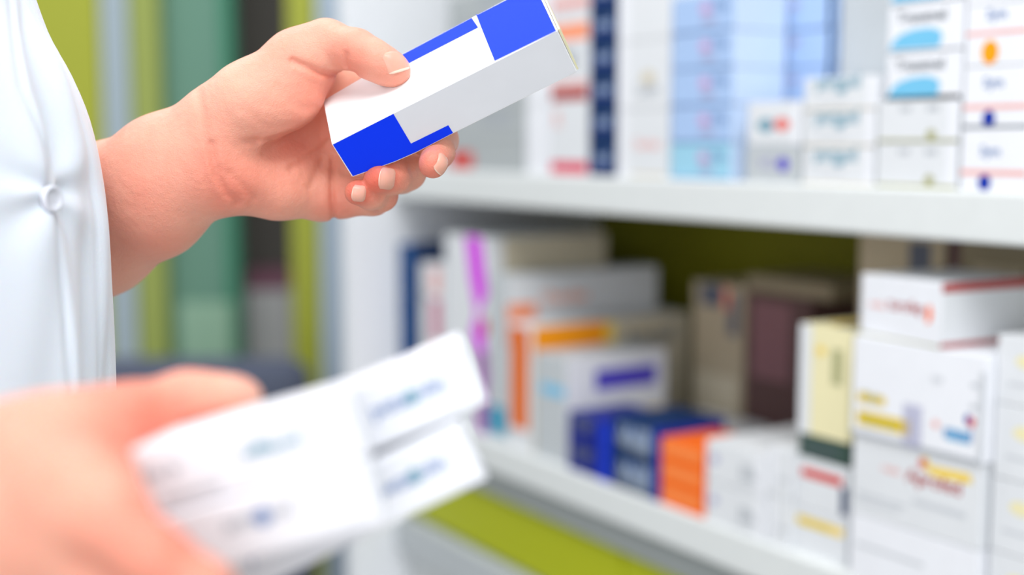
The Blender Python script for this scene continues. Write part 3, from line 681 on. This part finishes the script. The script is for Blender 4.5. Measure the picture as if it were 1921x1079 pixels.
for y, xs_ in zip(ys, xs_l):
    a0, b0 = sect(y); e = P(xs_, y, TD)
    if y < -230: xs_ = float(np.interp(-230, sil_y, sil_x)); e = P(xs_, y, TD)
    a_ref = .125
    cx0 = e[0]-a_ref
    pq = lambda cx: CX+F*(cx+a_ref*np.cos(tq))/-(e[2]+.12*np.sin(tq))
    for _ in range(4):
        px_ = pq(cx0); m_ = px_.argmax(); cx0 -= (px_[m_]-xs_)*TD/F
    px_ = pq(cx0); m_ = px_.argmax(); tsil = tq[m_]
    inv = lambda p: float(np.interp(-p, -px_[m_:], tq[m_:]))         # facing angle seen at a column
    te, t1, t2, tb = inv(float(np.interp(y, edge_y, edge_x))), inv(xs_-9), inv(xs_-24), inv(88)
    centre.append((cx0, e[1], e[2]))
    for j in range(ns):
        th = math.pi-2*math.pi*j/(ns-1)
        x = cx0+a0*math.cos(th); z = e[2]+b0*math.sin(th)
        nx, nz = math.cos(th)/a0, math.sin(th)/b0; q = math.hypot(nx, nz); nx /= q; nz /= q
        t = th; dsp = 0
        dsp += .0042/(1+math.exp(-(t-te)/.014)) if t > -.5 else 0       # outer layer of the front overlap
        dsp -= .0018*math.exp(-((t-te-.07)/.014)**2)                   # stitch line
        if t < t1+.5: dsp -= .0011*math.exp(-((t-t1)/.016)**2)+.0013*math.exp(-((t-t2)/.018)**2)
        env = math.exp(-((t-te+.15)/.30)**2)
        dsp += env*.0022*math.sin(13*t+y*.006)+env*.0016*math.sin(25*t-y*.009+1)
        dsp += .005*math.sin(6*t+y*.0045+.8)*math.exp(-((t-1.2)/.45)**2)
        bt = (t-tb)/.28; by = (y-372)/95.
        rr = math.hypot(bt, by); dsp += .0016*math.sin(5*math.atan2(by, bt+1e-6)+.6)*math.exp(-rr*rr*.6)*min(1, rr*2.2)-.0018*math.exp(-rr*rr*4)
        V.append((x+nx*dsp, e[1], z+nz*dsp))
Fs = [(i*ns+j, i*ns+j+1, (i+1)*ns+j+1, (i+1)*ns+j) for i in range(ny-1) for j in range(ns-1)]
coat = addmesh('lab_coat', V, Fs, [M_coat], None, person, True, porg); coat['label'] = 'white woven cotton coat with buttoned front'
bmn = bmesh.new(); bmn.from_mesh(coat.data); bmesh.ops.recalc_face_normals(bmn, faces=bmn.faces[:]); bmn.to_mesh(coat.data); bmn.free()
sol = coat.modifiers.new('thickness', 'SOLIDIFY'); sol.thickness = .0012; sol.offset = -1
# button
VC = np.array(V); vx = CX+F*VC[:,0]/-VC[:,2]; vy = CY-F*VC[:,1]/-VC[:,2]
near = -VC[:,2] < .62
near = -VC[:,2] < TD+.02
kk = np.argmin(np.where(near, (vx-88)**2+(vy-372)**2, 1e9)); bc = VC[kk]
thb = math.pi-2*math.pi*(kk % ns)/(ns-1)
nb = np.array([math.cos(thb)/.125, 0, math.sin(thb)/.12]); nb /= np.linalg.norm(nb)
def button(center, n, r):
    u = np.cross([0,1,0], n); u /= np.linalg.norm(u); v = np.cross(n, u); prof = [(0,.0016),(.25,.0016),(.6,.0014),(.72,.0024),(.88,.0030),(1,.0022),(1.0,.0004),(.9,0)]
    Vv = []; Ff = []; n_ = 40
    for q, hgt in prof:
        for i in range(n_):
            a = 2*math.pi*i/n_; Vv.append(center+u*r*q*math.cos(a)+v*r*q*math.sin(a)+n*hgt)
    for k_ in range(len(prof)-1):
        for i in range(n_): Ff.append((k_*n_+i, k_*n_+(i+1)%n_, (k_+1)*n_+(i+1)%n_, (k_+1)*n_+i))
    M_b = simple('pearl_button', (222,226,236), .2)
    o = addmesh('button', Vv, Ff, [M_b], None, coat, True, porg); return o
button(bc+nb*.0012, nb, .0056)
def sleeve(p0, p1, r0, r1):
    p0 = np.array(p0); p1 = np.array(p1); ax = (p1-p0)/np.linalg.norm(p1-p0); u = np.cross(ax, [0,0,1]); u /= np.linalg.norm(u); v = np.cross(ax, u); Vv = []; n_ = 48; m_ = 24
    for i in range(m_+1):
        f_ = i/m_; rr = r0+(r1-r0)*f_
        for k_ in range(n_):
            a = 2*math.pi*k_/n_; q = rr*(1+.04*math.sin(3*a+6*f_)+.02*math.sin(7*a-9*f_)); Vv.append(p0+ax*np.linalg.norm(p1-p0)*f_+(u*math.cos(a)+v*math.sin(a))*q)
    Ff = [(i*n_+k_, i*n_+(k_+1)%n_, (i+1)*n_+(k_+1)%n_, (i+1)*n_+k_) for i in range(m_) for k_ in range(n_)]
    o = addmesh('sleeve', Vv, Ff, [M_coat], None, coat, True, porg); md = o.modifiers.new('thickness', 'SOLIDIFY'); md.thickness = .0014; return o
sleeve((-.375,.185,-.66), (-.415,.02,-.775), .066, .060)
sleeve((-.375,.185,-.48), (-.425,.01,-.40), .066, .058)

# ================= FAR BACKGROUND =================
def bgbox(name, px0, px1, py0, py1, depth, thick, mat, parent, bev=.002):
    a = PW(px0, 540, depth); b = PW(px1, 540, depth); yy = (a[1]+b[1])/2
    def zat(py):
        r = wray((px0+px1)/2, py); return CAMZ+r[2]*yy/r[1]
    z0 = 0 if py1 is None else zat(py1); z1 = 2.45 if py0 is None else zat(py0)
    po = np.array(parent.location) if parent else np.zeros(3)
    return link(name, boxmesh(name, a[0]-po[0], b[0]-po[0], yy-po[1], yy+thick-po[1], z0, z1, mat, bev), parent)
M_limef = simple('lime_frame', (176,181,66), .4); M_limed = simple('lime_panel', (160,172,92), .45)
M_teal = simple('green_glass', (118,160,142), .15); M_teald = simple('dark_green_glass_edge', (70,140,112), .2)
M_met = simple('satin_steel', (175,190,200), .35, .1); M_dark = simple('dark_interior', (88,84,80), .6); M_lb = simple('light_board', (165,180,195), .5)
M_sage = simple('sage_board', (150,185,160), .5)
e_ = PW(330, 540, 2.9); cab = empty('display_cabinet', (e_[0], e_[1], 0)); tag(cab, 'tall lime green framed cabinet with green glass doors behind the forearm', 'cabinet')
bgbox('post', 40, 203, None, None, 2.9, .05, M_limef, cab)
bgbox('post', 258, 312, None, None, 2.9, .04, M_limed, cab)
bgbox('metal_upright', 206, 255, None, None, 2.9, .03, M_met, cab)
bgbox('post', 548, 600, None, None, 2.6, .06, M_limef, cab)
bgbox('glass_door', 314, 425, None, None, 2.95, .01, M_teal, cab)
bgbox('glass_door', 425, 446, None, None, 2.9, .06, M_teald, cab)
bgbox('back_board', 20, 640, None, None, 3.28, .02, M_dark, cab)
bgbox('cabinet_shelf', 447, 546, 740, 752, 2.95, .3, M_met, cab)
e_ = PW(625, 540, 2.3); pan = empty('tall_locker', (e_[0], e_[1], 0)); tag(pan, 'tall pale blue grey locker standing left of the white shelving unit', 'cabinet')
bgbox('body', 602, 655, None, None, 2.3, .3, M_lb, pan); bgbox('trim', 645, 650, None, None, 2.296, .004, simple('locker_seam', (140,155,172), .4), pan, 0)
def bgthing(name, label, cat, *a, **k):
    px0, px1, py0, py1, depth, thick, mat = a
    o = bgbox(name, px0, px1, py0, py1, depth, thick, mat, None); 
    bb_ = [Vector(c) for c in o.bound_box]; c0 = sum(bb_, Vector())/8; c0.z = min(v.z for v in bb_)
    o.data.transform(Matrix.Translation(-c0)); o.location = c0; tag(o, label, cat); return o
bgthing('storage_box', 'pale blurred storage box on the cabinet shelf beside the lime post', 'box', 462, 540, 545, 739, 2.99, .14, simple('pale_box', (178,176,178), .5))
bgthing('storage_box', 'flat plum coloured box lying on the pale storage box', 'box', 462, 540, 512, 544, 2.99, .14, simple('plum_box', (120,78,95), .5))
# office chair back and a pale sheet of board low behind the arm
ch_e = PW(330, 700, 2.2); chair = empty('office_chair', (ch_e[0], ch_e[1], 0)); tag(chair, 'dark slate office chair low behind the coat and lower hand', 'chair')
def sbox(name, cx, cy, cz, sx, sy, sz, mat, parent, bev): return link(name, boxmesh(name, cx-sx/2, cx+sx/2, cy-sy/2, cy+sy/2, cz-sz/2, cz+sz/2, mat, bev), parent)
M_sl = simple('slate_fabric', (88,94,112), .9); M_blk = simple('black_plastic', (45,47,52), .5)
cz = PW(330, 660, 2.2)[2]
sbox('backrest', 0, 0, cz-.26, .46, .08, .5, M_sl, chair, .035); sbox('seat', 0, -.25+.02, cz-.55, .48, .46, .08, M_sl, chair, .03)
sbox('column', 0, -.22, (cz-.6)/2+.05, .05, .05, cz-.68, M_blk, chair, .01)
for i in range(5):
    a = i*2*math.pi/5; me_ = boxmesh('foot', 0, .3, -.02, .02, .03, .07, M_blk, .008); o = link('foot', me_, chair, (0,-.22,0), a)
bgthing('folded_board', 'pale sage board leaning in front of the green glass door', 'board', 335, 430, 570, None, 2.7, .03, M_sage)

# ================= ROOM =================
def struct(name, me): o = link(name, me); o['kind'] = 'structure'; return o
fm = simple('floor_tile', (205,205,200), .35)
struct('floor', boxmesh('floor', -4, 4, -2, 5, -.05, 0, fm, 0))
wm = simple('wall_paint', (205,208,204), .8)
struct('wall_back', boxmesh('wall_back', -4, 4, 3.9, 4.0, 0, 2.8, wm, 0))

# ================= LIGHT =================
w = bpy.data.worlds.new('world'); scene.world = w; w.use_nodes = True
w.node_tree.nodes['Background'].inputs['Color'].default_value = (.93, .97, 1, 1); w.node_tree.nodes['Background'].inputs['Strength'].default_value = .56
def area(name, loc, target, size, power, color=(1,1,1)):
    l = bpy.data.lights.new(name, 'AREA'); l.shape = 'RECTANGLE'; l.size, l.size_y = size; l.energy = power; l.color = color
    o = bpy.data.objects.new(name, l); COL.objects.link(o); o.location = loc
    o.rotation_euler = (Vector(target)-Vector(loc)).to_track_quat('-Z', 'Y').to_euler(); return o
area('ceiling_light', (.1, -.2, 2.7), (.1, .7, 1.2), (1.2, .7), 26)
area('ceiling_light', (-.6, 1.5, 2.7), (-.4, 1.8, 1.0), (1.8, .8), 18)
area('front_fill', (-.4, -1.8, 1.55), (.3, 1.2, 1.1), (1.6, 1.4), 23, (.97,.98,1))  # unseen lamp added in front to brighten shelf and carton faces
vs = scene.view_settings; vs.view_transform = 'Standard'; vs.look = 'None'; vs.gamma = 1; vs.use_curve_mapping = False; vs.exposure = 0.0
